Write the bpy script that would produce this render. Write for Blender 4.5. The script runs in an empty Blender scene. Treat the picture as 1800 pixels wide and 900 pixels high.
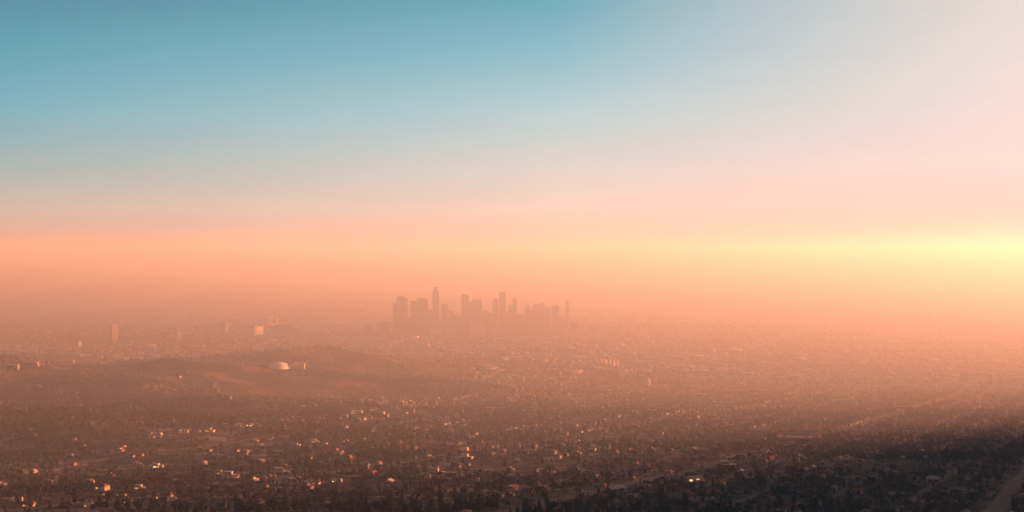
import bpy, math, random
import numpy as np
from mathutils import Vector
R = math.radians
random.seed(7); rng = np.random.default_rng(11)
sc = bpy.context.scene
C = sc.collection

# ------------------------------------------------------------------ settings
EXPO = 2.6
SUN_AZ, SUN_EL, SUN_E, SUN_ANG = 74, 4.9, 5.0, 8
SUN_COL = (1, .385, .205)
HAZE_K, HAZE_G, HAZE_TOP = 1.56e-4, .46, 670
HAZE_COL = (.74, .86, 1)
SHADE_RIDGE_Y, SHADE_RIDGE_T, SHADE_RIDGE_A, SHADE_RIDGE_B, SHADE_RIDGE_N = 4400, 3800, 1900, 1200, .76  # ridge out of frame, added to shade the near haze and ground
WM = 1
CAM_H, FPX = 510.0, 2468.0

sc.view_settings.view_transform = 'Standard'; sc.view_settings.look = 'None'
sc.view_settings.gamma = 1; sc.view_settings.exposure = EXPO
sc.cycles.use_denoising = True
sc.cycles.max_bounces = 4; sc.cycles.diffuse_bounces = 2; sc.cycles.glossy_bounces = 2; sc.cycles.volume_bounces = 0
cam = bpy.data.cameras.new('camera'); co = bpy.data.objects.new('camera', cam); C.objects.link(co); sc.camera = co
co.location = (0, 0, CAM_H); co.rotation_euler = (R(90), 0, 0)
cam.sensor_width = 36; cam.lens = 49.36; cam.clip_start = 1; cam.clip_end = 3e5

# ------------------------------------------------------------------ helpers
def tag(o, label=None, cat=None, group=None, kind=None):
    if label: o['label'] = label
    if cat: o['category'] = cat
    if group: o['group'] = group
    if kind: o['kind'] = kind
    return o
class MB:
    """collects faces for one mesh"""
    def __init__(s): s.v = []; s.f = []; s.mi = []
    def add(s, v, f, m=0):
        b = len(s.v); s.v += v; s.f += [tuple(b+i for i in q) for q in f]; s.mi += [m]*len(f); return s
    def box(s, cx, cy, z0, z1, w, d, rot=0, top=1.0, m=0, dx=0, dy=0):
        c, n = math.cos(rot), math.sin(rot); v = []
        for z, k in ((z0, 1), (z1, top)):
            for a, b in ((-1, -1), (1, -1), (1, 1), (-1, 1)):
                x, y = a*w/2*k+(dx if z == z1 else 0), b*d/2*k+(dy if z == z1 else 0)
                v.append((cx+x*c-y*n, cy+x*n+y*c, z))
        return s.add(v, [(0, 3, 2, 1), (4, 5, 6, 7), (0, 1, 5, 4), (1, 2, 6, 5), (2, 3, 7, 6), (3, 0, 4, 7)], m)
    def prism(s, pts, z0, z1, zt=None, m=0):
        n = len(pts); zt = zt or [z1]*n
        v = [(x, y, z0) for x, y in pts]+[(x, y, z) for (x, y), z in zip(pts, zt)]
        return s.add(v, [tuple(range(n))[::-1], tuple(range(n, 2*n))]+[(i, (i+1) % n, n+(i+1) % n, n+i) for i in range(n)], m)
    def lathe(s, cx, cy, prof, n=16, m=0):
        v = []; f = []
        for r, z in prof:
            for i in range(n): a = 2*math.pi*i/n; v.append((cx+r*math.cos(a), cy+r*math.sin(a), z))
        for j in range(len(prof)-1):
            for i in range(n): f.append((j*n+i, j*n+(i+1) % n, (j+1)*n+(i+1) % n, (j+1)*n+i))
        f += [tuple(range(n))[::-1], tuple(range((len(prof)-1)*n, len(prof)*n))]
        return s.add(v, f, m)
    def mesh(s, name, mats):
        me = bpy.data.meshes.new(name); me.from_pydata(s.v, [], s.f)
        for m in (mats if isinstance(mats, (list, tuple)) else [mats]): me.materials.append(m)
        if any(s.mi): me.polygons.foreach_set('material_index', s.mi)
        me.update(); return me
    def build(s, name, mats, parent=None, loc=None):
        o = bpy.data.objects.new(name, s.mesh(name, mats)); C.objects.link(o)
        if parent: o.parent = parent
        if loc: o.location = loc
        return o
def link_mesh(name, me, parent=None):
    o = bpy.data.objects.new(name, me); C.objects.link(o)
    if parent: o.parent = parent
    return o
def empty(name, loc, rz=0, sca=None):
    o = bpy.data.objects.new(name, None); C.objects.link(o); o.empty_display_size = 2
    o.location = loc; o.rotation_euler = (0, 0, rz)
    if sca: o.scale = sca
    return o
def np_mesh(name, V, F, mats, mi=None, attr=None):
    """V (n,3), F (m,k) arrays of equal face size"""
    me = bpy.data.meshes.new(name); k = F.shape[1]
    me.vertices.add(len(V)); me.vertices.foreach_set('co', V.astype(np.float32).ravel())
    me.loops.add(F.size); me.loops.foreach_set('vertex_index', F.astype(np.int32).ravel())
    me.polygons.add(len(F)); me.polygons.foreach_set('loop_start', np.arange(0, F.size, k, dtype=np.int32))
    for m in mats: me.materials.append(m)
    if mi is not None: me.polygons.foreach_set('material_index', mi.astype(np.int32))
    if attr is not None:
        a = me.attributes.new(attr[0], 'FLOAT', attr[2]); a.data.foreach_set('value', attr[1].astype(np.float32))
    me.update(calc_edges=True)
    o = bpy.data.objects.new(name, me); C.objects.link(o); return o

# ------------------------------------------------------------------ noise and terrain
_tab = np.random.default_rng(3).random((256, 256))
def vnoise(x, y):
    xi = np.floor(x).astype(int); yi = np.floor(y).astype(int); fx = x-xi; fy = y-yi
    fx = fx*fx*(3-2*fx); fy = fy*fy*(3-2*fy)
    g = lambda a, b: _tab[a & 255, b & 255]
    return (g(xi, yi)*(1-fx)+g(xi+1, yi)*fx)*(1-fy)+(g(xi, yi+1)*(1-fx)+g(xi+1, yi+1)*fx)*fy
def fbm(x, y, o=4):
    s = 0; a = .5
    for k in range(o): s = s+a*(vnoise(x+17.3*k, y+9.1*k)-.5)*2; x = x*2.03; y = y*2.03; a *= .5
    return s
def sst(t): t = np.clip(t, 0, 1); return t*t*(3-2*t)
HILLS = [(-850, 5650, 520, 380, 92, .2), (-1500, 5250, 520, 330, 62, -.3), (-1420, 4050, 560, 420, 96, .25), (-960, 4650, 480, 330, 84, .1),
         (-620, 3500, 420, 300, 40, .3), (-2300, 5000, 700, 600, 62, 0), (-330, 4850, 380, 260, 38, .2), (-1000, 2900, 420, 260, 48, -.2),
         (250, 3600, 420, 300, 14, 0), (-2350, 6400, 500, 350, 40, .2), (-250, 6300, 520, 260, 26, .1)]
def hillmask(x, y):
    s = 0
    for hx, hy, rx, ry, h, a in HILLS:
        c, n = math.cos(a), math.sin(a); u = ((x-hx)*c+(y-hy)*n)/rx; v = (-(x-hx)*n+(y-hy)*c)/ry
        s = s+h*np.exp(-(u*u+v*v))
    return s
def shade_ridge_edge(y): return np.maximum(190, .375*y+140)+60*fbm(np.asarray(y, float)/420, np.asarray(y, float)*0+8.2, 3)+np.clip(y-2500, 0, None)*.12+300*sst((y-900)/900)
def height(x, y):
    x = np.asarray(x, float); y = np.asarray(y, float)
    t = np.clip((5200-y)/3700, 0, None)
    b = np.where(y < 1500, 235+(1500-y)*.08, 235*np.minimum(t, 1)**1.2)
    hm = hillmask(x, y)
    near = sst((6800-y)/2500)
    z = b+hm*1.28*(1+.6*fbm(x/420+3, y/420, 4))+near*(9*fbm(x/300, y/300, 4))+5*near
    z = z+hm*.22*np.abs(fbm(x/150+40, y/150, 3))
    e = shade_ridge_edge(y)
    crest = np.clip(sst((SHADE_RIDGE_Y-y)/SHADE_RIDGE_T)*(SHADE_RIDGE_N+(1-SHADE_RIDGE_N)*sst((y-SHADE_RIDGE_A)/SHADE_RIDGE_B))*(1+.5*fbm(y/430+5, y*0+3.5, 3)), 0, 1)  # crest of the added, unseen ridge that blocks the low sun
    r = sst((x-e)/360)*sst((e+5200-x)/1800)*crest
    z = z+r*(np.clip(HAZE_TOP-28-b, 0, None)*(1+.05*fbm(x/500, y/500, 3)))
    return np.clip(z, 0, HAZE_TOP-12)
def H(x, y): return float(height(x, y))
def hit(px, py):
    """where the view direction meets the ground"""
    u = (px-900)/FPX; s = (py-450)/FPX; d = 1100.0
    while d < 40000:
        if H(u*d, d) >= CAM_H-s*d: break
        d += 8 if d < 9000 else 40
    return u*d, d
def pix(x, y, z): return 900+FPX*x/y, 450-FPX*(z-CAM_H)/y

# ------------------------------------------------------------------ materials
def mat(name, col, rough=.85, var=.25, scale=.02, metal=0, emit=None, es=0, spec=.3, per_obj=.0):
    m = bpy.data.materials.new(name); m.use_nodes = True; nt = m.node_tree; b = nt.nodes['Principled BSDF']; L = nt.links
    b.inputs['Roughness'].default_value = rough; b.inputs['Metallic'].default_value = metal; b.inputs['Specular IOR Level'].default_value = spec
    tc = nt.nodes.new('ShaderNodeTexCoord'); n = nt.nodes.new('ShaderNodeTexNoise'); n.inputs['Scale'].default_value = scale*10; n.inputs['Detail'].default_value = 4
    L.new(tc.outputs['Object'], n.inputs['Vector'])
    mx = nt.nodes.new('ShaderNodeMix'); mx.data_type = 'RGBA'
    mx.inputs[6].default_value = (*[c*(1-var) for c in col], 1); mx.inputs[7].default_value = (*[min(1, c*(1+var)) for c in col], 1)
    L.new(n.outputs['Fac'], mx.inputs['Factor']); out = mx.outputs[2]
    if per_obj:
        oi = nt.nodes.new('ShaderNodeObjectInfo'); h = nt.nodes.new('ShaderNodeHueSaturation'); mr = nt.nodes.new('ShaderNodeMapRange')
        mr.inputs[3].default_value = 1-per_obj; mr.inputs[4].default_value = 1+per_obj
        L.new(oi.outputs['Random'], mr.inputs[0]); L.new(mr.outputs[0], h.inputs['Value']); L.new(out, h.inputs['Color']); out = h.outputs[0]
    L.new(out, b.inputs['Base Color'])
    if emit: b.inputs['Emission Color'].default_value = (*emit, 1); b.inputs['Emission Strength'].default_value = es
    return m
def facade(name, col, glass, fh=4.0, fw=6.0, frac=.5, rough=.4):
    """office facade: bands of windows between floors, in object space"""
    m = bpy.data.materials.new(name); m.use_nodes = True; nt = m.node_tree; b = nt.nodes['Principled BSDF']; L = nt.links
    tc = nt.nodes.new('ShaderNodeTexCoord'); sp = nt.nodes.new('ShaderNodeSeparateXYZ'); L.new(tc.outputs['Object'], sp.inputs[0])
    def M(op, a, bb):
        n = nt.nodes.new('ShaderNodeMath'); n.operation = op
        for i, q in enumerate((a, bb)):
            if isinstance(q, (int, float)): n.inputs[i].default_value = q
            else: L.new(q, n.inputs[i])
        return n.outputs[0]
    zz = M('FRACT', M('DIVIDE', sp.outputs[2], fh), 0)
    xx = M('FRACT', M('DIVIDE', M('ADD', sp.outputs[0], sp.outputs[1]), fw), 0)
    win = M('MULTIPLY', M('GREATER_THAN', zz, 1-frac), M('GREATER_THAN', xx, .25))
    mx = nt.nodes.new('ShaderNodeMix'); mx.data_type = 'RGBA'; mx.inputs[6].default_value = (*col, 1); mx.inputs[7].default_value = (*glass, 1)
    L.new(win, mx.inputs['Factor']); L.new(mx.outputs[2], b.inputs['Base Color'])
    b.inputs['Specular IOR Level'].default_value = .2; L.new(M('SUBTRACT', .8, M('MULTIPLY', win, .3)), b.inputs['Roughness'])
    return m
def leafmat(name, c1, c2):
    m = bpy.data.materials.new(name); m.use_nodes = True; nt = m.node_tree; b = nt.nodes['Principled BSDF']; L = nt.links
    b.inputs['Roughness'].default_value = .8; b.inputs['Specular IOR Level'].default_value = .15
    g = nt.nodes.new('ShaderNodeNewGeometry'); mx = nt.nodes.new('ShaderNodeMix'); mx.data_type = 'RGBA'
    mx.inputs[6].default_value = (*c1, 1); mx.inputs[7].default_value = (*c2, 1)
    L.new(g.outputs['Random Per Island'], mx.inputs['Factor']); L.new(mx.outputs[2], b.inputs['Base Color']); return m

FARW = [mat('far_wall_'+n, c) for n, c in (('pale', (.30, .26, .22)), ('cream', (.20, .16, .13)), ('tan', (.12, .095, .075)), ('grey', (.085, .08, .078)))]
FARR = [mat('far_roof_'+n, c) for n, c in (('grey', (.085, .08, .078)), ('dark', (.045, .042, .04)), ('terracotta', (.14, .07, .045)), ('pale', (.28, .26, .24)))]
LEAF = [leafmat('leaf_olive', (.028, .032, .016), (.06, .058, .03)), leafmat('leaf_dark', (.018, .024, .013), (.04, .045, .023)),
        leafmat('leaf_brown', (.045, .038, .02), (.085, .066, .036))]
BARK = mat('bark', (.08, .06, .045))
ROOFS = [('grey', mat('roof_grey', (.16, .155, .15), per_obj=.25)), ('dark', mat('roof_dark', (.055, .05, .05), per_obj=.25)),
         ('terracotta', mat('roof_terracotta', (.26, .11, .06), per_obj=.25)), ('pale', mat('roof_pale', (.48, .45, .42), rough=.6, per_obj=.2))]
WALLS = [('white', mat('wall_white', (.50, .47, .42), per_obj=.1)), ('cream', mat('wall_cream', (.36, .30, .23), per_obj=.15)),
         ('tan', mat('wall_tan', (.22, .165, .12), per_obj=.15)), ('grey', mat('wall_grey', (.18, .17, .165), per_obj=.15))]
GOLD = mat('window_glint_gold', (.3, .2, .1), emit=(1, .50, .10), es=.15, var=.1)  # sun glints on panes put in as emission, no lamps behind them
GOLDB = mat('window_glint_bright', (.3, .2, .1), emit=(1, .62, .22), es=.3, var=.1)
DIM = mat('window_glint_dim', (.3, .2, .1), emit=(1, .42, .12), es=.035, var=.1)
GLASS = mat('window_glass', (.03, .035, .04), rough=.12, spec=.6)
CONC = mat('concrete', (.32, .29, .26)); WHITE = mat('white_paint', (.78, .75, .72), var=.08)
ASPH = mat('asphalt', (.13, .12, .112), scale=.004)

# ------------------------------------------------------------------ ground
def ground():
    ys = np.concatenate([np.arange(-3600, 1000, 150.), np.arange(1000, 7000, 26.), np.arange(7000, 12000, 160.), np.geomspace(12000, 60000, 40)])
    t = np.linspace(-1, 1, 361); s = np.sign(t)*np.abs(t)**1.7
    V = []; hm = []
    X = s[None, :]*(6500+np.maximum(ys, 0)[:, None]*1.0); Y = np.repeat(ys[:, None], len(t), 1)
    Z = height(X, Y); V = np.stack([X, Y, Z], -1).reshape(-1, 3)
    veg = np.clip(hillmask(X, Y)/32-.25, 0, 1)
    veg = np.maximum(veg, np.where(X > shade_ridge_edge(Y)-200, sst((SHADE_RIDGE_Y+300-Y)/500), 0))
    n, m = X.shape; i = np.arange(n-1)[:, None]*m+np.arange(m-1)[None, :]; i = i.ravel()
    F = np.stack([i, i+1, i+m+1, i+m], -1)
    g = bpy.data.materials.new('ground'); g.use_nodes = True; nt = g.node_tree; b = nt.nodes['Principled BSDF']; L = nt.links
    b.inputs['Roughness'].default_value = .95; b.inputs['Specular IOR Level'].default_value = .1
    geo = nt.nodes.new('ShaderNodeNewGeometry')
    def noise(sc_, det=5):
        q = nt.nodes.new('ShaderNodeTexNoise'); q.inputs['Scale'].default_value = sc_; q.inputs['Detail'].default_value = det; q.inputs['Roughness'].default_value = .65
        L.new(geo.outputs['Position'], q.inputs['Vector']); return q.outputs['Fac']
    def ramp(f, st):
        r = nt.nodes.new('ShaderNodeValToRGB'); e = r.color_ramp.elements
        e[0].position, e[0].color = st[0][0], (*st[0][1], 1); e[1].position, e[1].color = st[-1][0], (*st[-1][1], 1)
        for p, c in st[1:-1]: q = e.new(p); q.color = (*c, 1)
        L.new(f, r.inputs[0]); return r.outputs[0]
    def mix(f, a, c, bt='MIX'):
        q = nt.nodes.new('ShaderNodeMix'); q.data_type = 'RGBA'; q.blend_type = bt
        if isinstance(f, float): q.inputs['Factor'].default_value = f
        else: L.new(f, q.inputs['Factor'])
        L.new(a, q.inputs[6]); L.new(c, q.inputs[7]); return q.outputs[2]
    wild = ramp(noise(.006), [(.38, (.03, .03, .017)), (.52, (.05, .042, .024)), (.60, (.17, .115, .06)), (.72, (.10, .075, .042))])
    vo = nt.nodes.new('ShaderNodeTexVoronoi'); vo.inputs['Scale'].default_value = .022; L.new(geo.outputs['Position'], vo.inputs['Vector'])
    sx = nt.nodes.new('ShaderNodeSeparateColor'); L.new(vo.outputs['Color'], sx.inputs[0])
    blocks = ramp(sx.outputs[0], [(0, (.035, .035, .022)), (.55, (.06, .05, .035)), (.8, (.12, .105, .09)), (.95, (.30, .27, .24)), (1, (.5, .46, .42))])
    big = ramp(noise(.0011, 3), [(.35, (.03, .03, .02)), (.6, (.10, .085, .07))])
    town = mix(.45, blocks, big)
    at = nt.nodes.new('ShaderNodeAttribute'); at.attribute_name = 'wild'
    L.new(mix(at.outputs['Fac'], town, wild), b.inputs['Base Color'])
    o = np_mesh('ground', V, F, [g], attr=('wild', veg.ravel(), 'POINT')); tag(o, kind='structure')
    o.data.polygons.foreach_set('use_smooth', np.ones(len(F), bool))
ground()

# ------------------------------------------------------------------ streets
TH = R(-24); cT, sT = math.cos(TH), math.sin(TH)
def uv(u, v): return u*cT-v*sT, u*sT+v*cT            # town grid to world
def inframe(x, y, m=1.12): return (y > 1250) & (np.abs(x) < .365*y*m+40)
def streets():
    mb = MB()
    def strip(f, n, w):
        prev = None
        for i in range(n+1):
            (x, y), (tx, ty) = f(i/n)
            ok = inframe(x, y, 1.25) and y < 9500 and hillmask(x, y) < 16
            if not ok: prev = None; continue
            l = math.hypot(tx, ty); nx, ny = -ty/l*w/2, tx/l*w/2
            a = (x+nx, y+ny, H(x+nx, y+ny)+.9); c = (x-nx, y-ny, H(x-nx, y-ny)+.9)
            if prev: mb.add([prev[0], prev[1], c, a], [(0, 1, 2, 3)])
            prev = (a, c)
    for i, u in enumerate(np.arange(-5200, 9000, 92.)): strip(lambda t, u=u: (uv(u, -2000+t*9000), uv(0, 1)), 260, 20 if i % 5 == 0 else 9)
    for i, v in enumerate(np.arange(-2000, 9000, 260.)): strip(lambda t, v=v: (uv(-5200+t*13000, v), uv(1, 0)), 360, 22 if i % 3 == 0 else 10)
    tag(mb.build('streets', ASPH), kind='structure')
    # hill road winding up through the slopes and a freeway crossing the plain
    for name, pts, w, m in (('hill_road', [(-1500, 2600), (-1150, 3050), (-1250, 3500), (-850, 3900), (-1000, 4350), (-1500, 4650), (-1900, 4800)], 7, mat('dirt_road', (.17, .125, .085))),
                            ('freeway', [(-3300, 7150), (-2400, 7600), (-1500, 8150), (-500, 8300), (300, 8900), (1500, 9200), (3600, 10300)], 46, mat('concrete_road', (.34, .31, .28)))):
        mb = MB(); P = []
        for i in range(len(pts)-1):
            p0, p1, p2, p3 = pts[max(i-1, 0)], pts[i], pts[i+1], pts[min(i+2, len(pts)-1)]
            for k in range(30):
                t = k/30; P.append(tuple(.5*(2*p1[j]+(p2[j]-p0[j])*t+(2*p0[j]-5*p1[j]+4*p2[j]-p3[j])*t*t+(3*p1[j]-p0[j]-3*p2[j]+p3[j])*t**3) for j in (0, 1)))
        for i in range(len(P)-1):
            (x0, y0), (x1, y1) = P[i], P[i+1]; l = math.hypot(x1-x0, y1-y0); nx, ny = -(y1-y0)/l*w/2, (x1-x0)/l*w/2
            q = [(x0+nx, y0+ny), (x0-nx, y0-ny), (x1-nx, y1-ny), (x1+nx, y1+ny)]
            mb.add([(a, b, H(a, b)+1.3) for a, b in q], [(0, 1, 2, 3)])
        tag(mb.build(name, m), kind='structure')
streets()

# ------------------------------------------------------------------ houses
occ = set()
def occupy(x, y, r=9):
    k = int(r//6)+1
    for i in range(-k+1, k):
        for j in range(-k+1, k): occ.add((int(x//6)+i, int(y//6)+j))
open_ = set()
def clear_front(x, y, w, front, back=6):
    for i in range(int((x-w)//6), int((x+w)//6)+1):
        for j in range(int((y-front)//6), int((y+back)//6)+1): open_.add((i, j))
def house_parts(style):
    """unit house about 14 m wide; style: gable, hip, flat, ell"""
    wall, roof = MB(), MB(); win = []; chim = MB()
    if style == 'gable':
        wall.box(0, 0, -4, 3.4, 14, 9); wall.add([(-7, -4.5, 3.4), (-7, 4.5, 3.4), (-7, 0, 6), (7, -4.5, 3.4), (7, 4.5, 3.4), (7, 0, 6)], [(0, 1, 2), (3, 5, 4)])
        roof.add([(-7.6, -5.2, 3.1), (7.6, -5.2, 3.1), (7.6, 0, 6.3), (-7.6, 0, 6.3), (-7.6, 5.2, 3.1), (7.6, 5.2, 3.1), (-7.6, -5.2, 2.8), (7.6, -5.2, 2.8), (7.6, 5.2, 2.8), (-7.6, 5.2, 2.8)],
                 [(0, 1, 2, 3), (3, 2, 5, 4), (6, 7, 1, 0), (4, 5, 8, 9), (0, 3, 4, 9, 6), (1, 7, 8, 5, 2)])
        chim.box(4, 1.5, 4, 7.4, 1, 1); win = [(-4, -4.5, 2.4), (0, -4.5, 3), (4.3, -4.5, 2)]
    elif style == 'hip':
        wall.box(0, 0, -4, 5.8, 13, 11)
        roof.add([(-7.2, -6.2, 5.7), (7.2, -6.2, 5.7), (7.2, 6.2, 5.7), (-7.2, 6.2, 5.7), (-2, 0, 8.6), (2, 0, 8.6)], [(0, 1, 5, 4), (1, 2, 5), (2, 3, 4, 5), (3, 0, 4), (0, 3, 2, 1)])
        chim.box(-4, 2, 6, 9.3, 1.1, 1.1); win = [(-3.6, -5.5, 3), (3.4, -5.5, 3.4)]
    elif style == 'flat':
        wall.box(0, 0, -5, 3.6, 17, 9); wall.box(-3, .8, 3.6, 6.8, 9.5, 7)
        roof.box(0, 0, 3.62, 3.95, 17.6, 9.6); roof.box(-3, .8, 6.8, 7.15, 10.2, 7.7); win = [(-3, -4.5, 6), (4.6, -4.5, 5)]
        chim.box(5, 2, 3.9, 6, .9, .9)
    else:
        wall.box(0, 1.5, -4, 3.6, 16, 7); wall.box(-5, -4.5, -4, 3.6, 6, 5.2)
        roof.add([(-8.6, -2.4, 3.5), (8.6, -2.4, 3.5), (8.6, 5.5, 3.5), (-8.6, 5.5, 3.5), (-6, 1.5, 6), (6, 1.5, 6)], [(0, 1, 5, 4), (1, 2, 5), (2, 3, 4, 5), (3, 0, 4), (0, 3, 2, 1)])
        roof.add([(-8.5, -7.6, 3.45), (-1.5, -7.6, 3.45), (-1.5, -1, 3.45), (-8.5, -1, 3.45), (-5, -5.4, 5.6), (-5, 1, 5.6)], [(0, 1, 4), (1, 2, 5, 4), (3, 0, 4, 5), (0, 3, 2, 1)])
        chim.box(5.5, 3, 4, 7, 1, 1); win = [(-5, -7.1, 3), (3, -2, 3.6)]
    wm = []
    for x, y, w in win:
        q = MB(); z0 = .9 if style != 'hip' else 2.6; q.box(x, y-.06, z0, z0+1.9, w, .16); wm.append(q)
    return wall, roof, wm, chim
HP = {}
for st in ('gable', 'hip', 'flat', 'ell'):
    a, b, w, c = house_parts(st)
    HP[st] = dict(wall=[a.mesh('wall', m) for _, m in WALLS], roof=[b.mesh('roof', m) for _, m in ROOFS],
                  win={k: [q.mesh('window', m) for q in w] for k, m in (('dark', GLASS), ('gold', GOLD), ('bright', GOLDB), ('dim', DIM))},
                  chim=c.mesh('chimney', WALLS[2][1]))
SN = {'gable': 'gabled', 'hip': 'hipped two-storey', 'flat': 'flat-roofed two-tier', 'ell': 'L-shaped'}
houses = []
def house(x, y, st, wi, ri, rz, s, lit='dark', special=None):
    z = H(x, y)
    r = empty('house', (x, y, z), rz, (s, s, s))
    P = HP[st]; link_mesh('wall', P['wall'][wi], r); rf = link_mesh('roof', P['roof'][ri], r); link_mesh('chimney', P['chim'], rf)
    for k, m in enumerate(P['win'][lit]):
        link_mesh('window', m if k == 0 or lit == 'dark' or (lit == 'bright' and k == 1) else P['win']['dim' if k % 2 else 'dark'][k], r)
    occupy(x, y, 12*s); clear_front(x, y, 9*s, 62 if special else 40)
    houses.append(dict(o=r, px=pix(x, y, z), st=st, wi=wi, ri=ri, lit=lit, sp=special, s=s))
    return r
# anchors: pixel place on the photograph, look, label and the short name used to point at neighbours
ANCH = [
 (277, 822, 'flat', 0, 3, 'bright', 1.0, 'brightest gold-glinting house on the dark slope at lower left', 'the brightest house at lower left'),
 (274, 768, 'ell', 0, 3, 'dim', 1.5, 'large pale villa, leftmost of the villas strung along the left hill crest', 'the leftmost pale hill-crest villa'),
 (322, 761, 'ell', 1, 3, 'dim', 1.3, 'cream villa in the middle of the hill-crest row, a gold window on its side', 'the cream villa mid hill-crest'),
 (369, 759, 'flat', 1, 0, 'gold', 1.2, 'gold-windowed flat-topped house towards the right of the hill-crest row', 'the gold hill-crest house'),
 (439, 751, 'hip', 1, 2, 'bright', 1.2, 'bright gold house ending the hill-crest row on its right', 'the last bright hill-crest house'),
 (504, 750, 'gable', 1, 1, 'bright', 1.1, 'gold house standing highest above the vertical string of glints left of centre', 'the gold house above the glint string'),
 (180, 863, 'hip', 1, 2, 'gold', 1.2, 'broad orange-glinting hipped house low on the left slope', 'the broad orange-glinting house at left'),
 (50, 891, 'gable', 1, 2, 'gold', 1.0, 'orange-glinting house in the bottom left corner', 'the orange-glinting corner house'),
 (289, 877, 'ell', 1, 2, 'gold', 1.25, 'long gold-glinting house near the bottom edge, below the brightest house of the left', 'the long gold-glinting bottom house'),
 (405, 841, 'flat', 0, 3, 'dim', 1.4, 'long low pale house under a dim window glint, below the bare orange slope', 'the long low pale house'),
 (592, 848, 'gable', 0, 3, 'bright', 1.0, 'brightest single glint of the lower middle, a small white gabled house', 'the brightest house at lower middle'),
 (601, 799, 'flat', 0, 3, 'gold', .9, 'small white flat-topped house with a gold window above the lower middle glints', 'the small white flat-topped house'),
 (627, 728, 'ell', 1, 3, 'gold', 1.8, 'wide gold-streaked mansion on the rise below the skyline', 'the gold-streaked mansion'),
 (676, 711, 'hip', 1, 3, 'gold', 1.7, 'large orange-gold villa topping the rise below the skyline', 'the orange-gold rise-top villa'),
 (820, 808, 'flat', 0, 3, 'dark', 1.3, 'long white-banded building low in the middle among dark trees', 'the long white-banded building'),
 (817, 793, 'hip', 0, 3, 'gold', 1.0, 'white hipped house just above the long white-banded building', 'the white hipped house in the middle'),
 (915, 859, 'ell', 1, 2, 'gold', 1.0, 'gold-glinting house just right of centre near the bottom', 'the gold-glinting house near bottom centre'),
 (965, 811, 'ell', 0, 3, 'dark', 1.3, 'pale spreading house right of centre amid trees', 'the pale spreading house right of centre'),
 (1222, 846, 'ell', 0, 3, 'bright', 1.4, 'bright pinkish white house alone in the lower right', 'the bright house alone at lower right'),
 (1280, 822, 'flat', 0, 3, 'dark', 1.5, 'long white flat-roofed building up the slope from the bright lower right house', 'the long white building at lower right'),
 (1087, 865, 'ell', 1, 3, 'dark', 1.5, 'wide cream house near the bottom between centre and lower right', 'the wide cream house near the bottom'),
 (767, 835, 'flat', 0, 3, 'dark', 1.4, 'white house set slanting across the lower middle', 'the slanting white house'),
 (495, 835, 'flat', 1, 3, 'dark', 1.5, 'pale low complex left of the lower middle glints', 'the pale low complex'),
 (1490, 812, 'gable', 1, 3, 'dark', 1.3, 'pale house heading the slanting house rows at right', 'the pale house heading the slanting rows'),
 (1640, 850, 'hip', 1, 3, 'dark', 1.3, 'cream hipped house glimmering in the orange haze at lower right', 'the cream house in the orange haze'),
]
for px, py, st, wi, ri, lit, s, lab, ref in ANCH:
    x, y = hit(px, py); r = house(x, y, st, wi, ri, R(random.uniform(-20, 12)), s*.9, lit, (lab, ref)); tag(r, lab, 'house', 'houses among the trees')
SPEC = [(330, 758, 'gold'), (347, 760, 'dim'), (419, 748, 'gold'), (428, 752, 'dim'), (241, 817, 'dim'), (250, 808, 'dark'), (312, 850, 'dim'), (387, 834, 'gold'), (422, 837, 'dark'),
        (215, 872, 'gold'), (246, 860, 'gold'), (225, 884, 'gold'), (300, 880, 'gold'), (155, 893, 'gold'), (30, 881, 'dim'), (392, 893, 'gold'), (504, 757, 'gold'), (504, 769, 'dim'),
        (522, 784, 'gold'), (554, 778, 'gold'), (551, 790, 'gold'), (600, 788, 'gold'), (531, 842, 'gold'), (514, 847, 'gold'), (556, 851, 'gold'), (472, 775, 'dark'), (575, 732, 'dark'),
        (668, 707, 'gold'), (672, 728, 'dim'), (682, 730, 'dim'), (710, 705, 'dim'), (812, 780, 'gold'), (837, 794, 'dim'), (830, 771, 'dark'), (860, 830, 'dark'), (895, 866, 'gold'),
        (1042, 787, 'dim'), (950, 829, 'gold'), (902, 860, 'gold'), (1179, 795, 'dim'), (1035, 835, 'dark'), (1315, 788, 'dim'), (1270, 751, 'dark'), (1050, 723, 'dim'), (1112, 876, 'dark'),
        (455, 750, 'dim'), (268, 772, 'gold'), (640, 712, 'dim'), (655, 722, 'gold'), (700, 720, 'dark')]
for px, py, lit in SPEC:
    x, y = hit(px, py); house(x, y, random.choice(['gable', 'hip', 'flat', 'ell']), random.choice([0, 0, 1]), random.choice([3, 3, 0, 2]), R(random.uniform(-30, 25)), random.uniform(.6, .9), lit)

# every other house: lots along the streets, scattered ones on the slopes
lots = []
for iu, u in enumerate(np.arange(-5200, 8000, 92.)):
    for off in (19, 73):
        for v in np.arange(-1500, 7000, 19.):
            x, y = uv(u+off+random.uniform(-3, 3), v+random.uniform(-4, 4))
            if not (1350 < y < 6200 and abs(x) < .40*y+60): continue
            if (v+2000) % 260 < 18 or (v+2000) % 260 > 250: continue
            hm = hillmask(x, y)
            if hm > 20: continue
            den = float(fbm(x/380+5, y/380+2, 3))
            if y < 2600 and random.random() < .35: continue
            p = (.42+.55*den)*(.75 if x < 0 else 1.0)*(.55 if y < 3000 and x < 400 else 1)
            if random.random() < p: lots.append((x, y, TH+(0 if off == 19 else math.pi/2)+R(random.uniform(-4, 4)), 1))
for k in range(5200):
    y = math.sqrt(random.uniform(1350**2, 6100**2)); x = random.uniform(-1, 1)*(.40*y+60); hm = hillmask(x, y)
    if hm > 20 and random.random() < (.16 if y < 4300 else .06)*float(1+1.6*fbm(x/300, y/300, 3)): lots.append((x, y, random.uniform(-.6, .6), 0))
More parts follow.
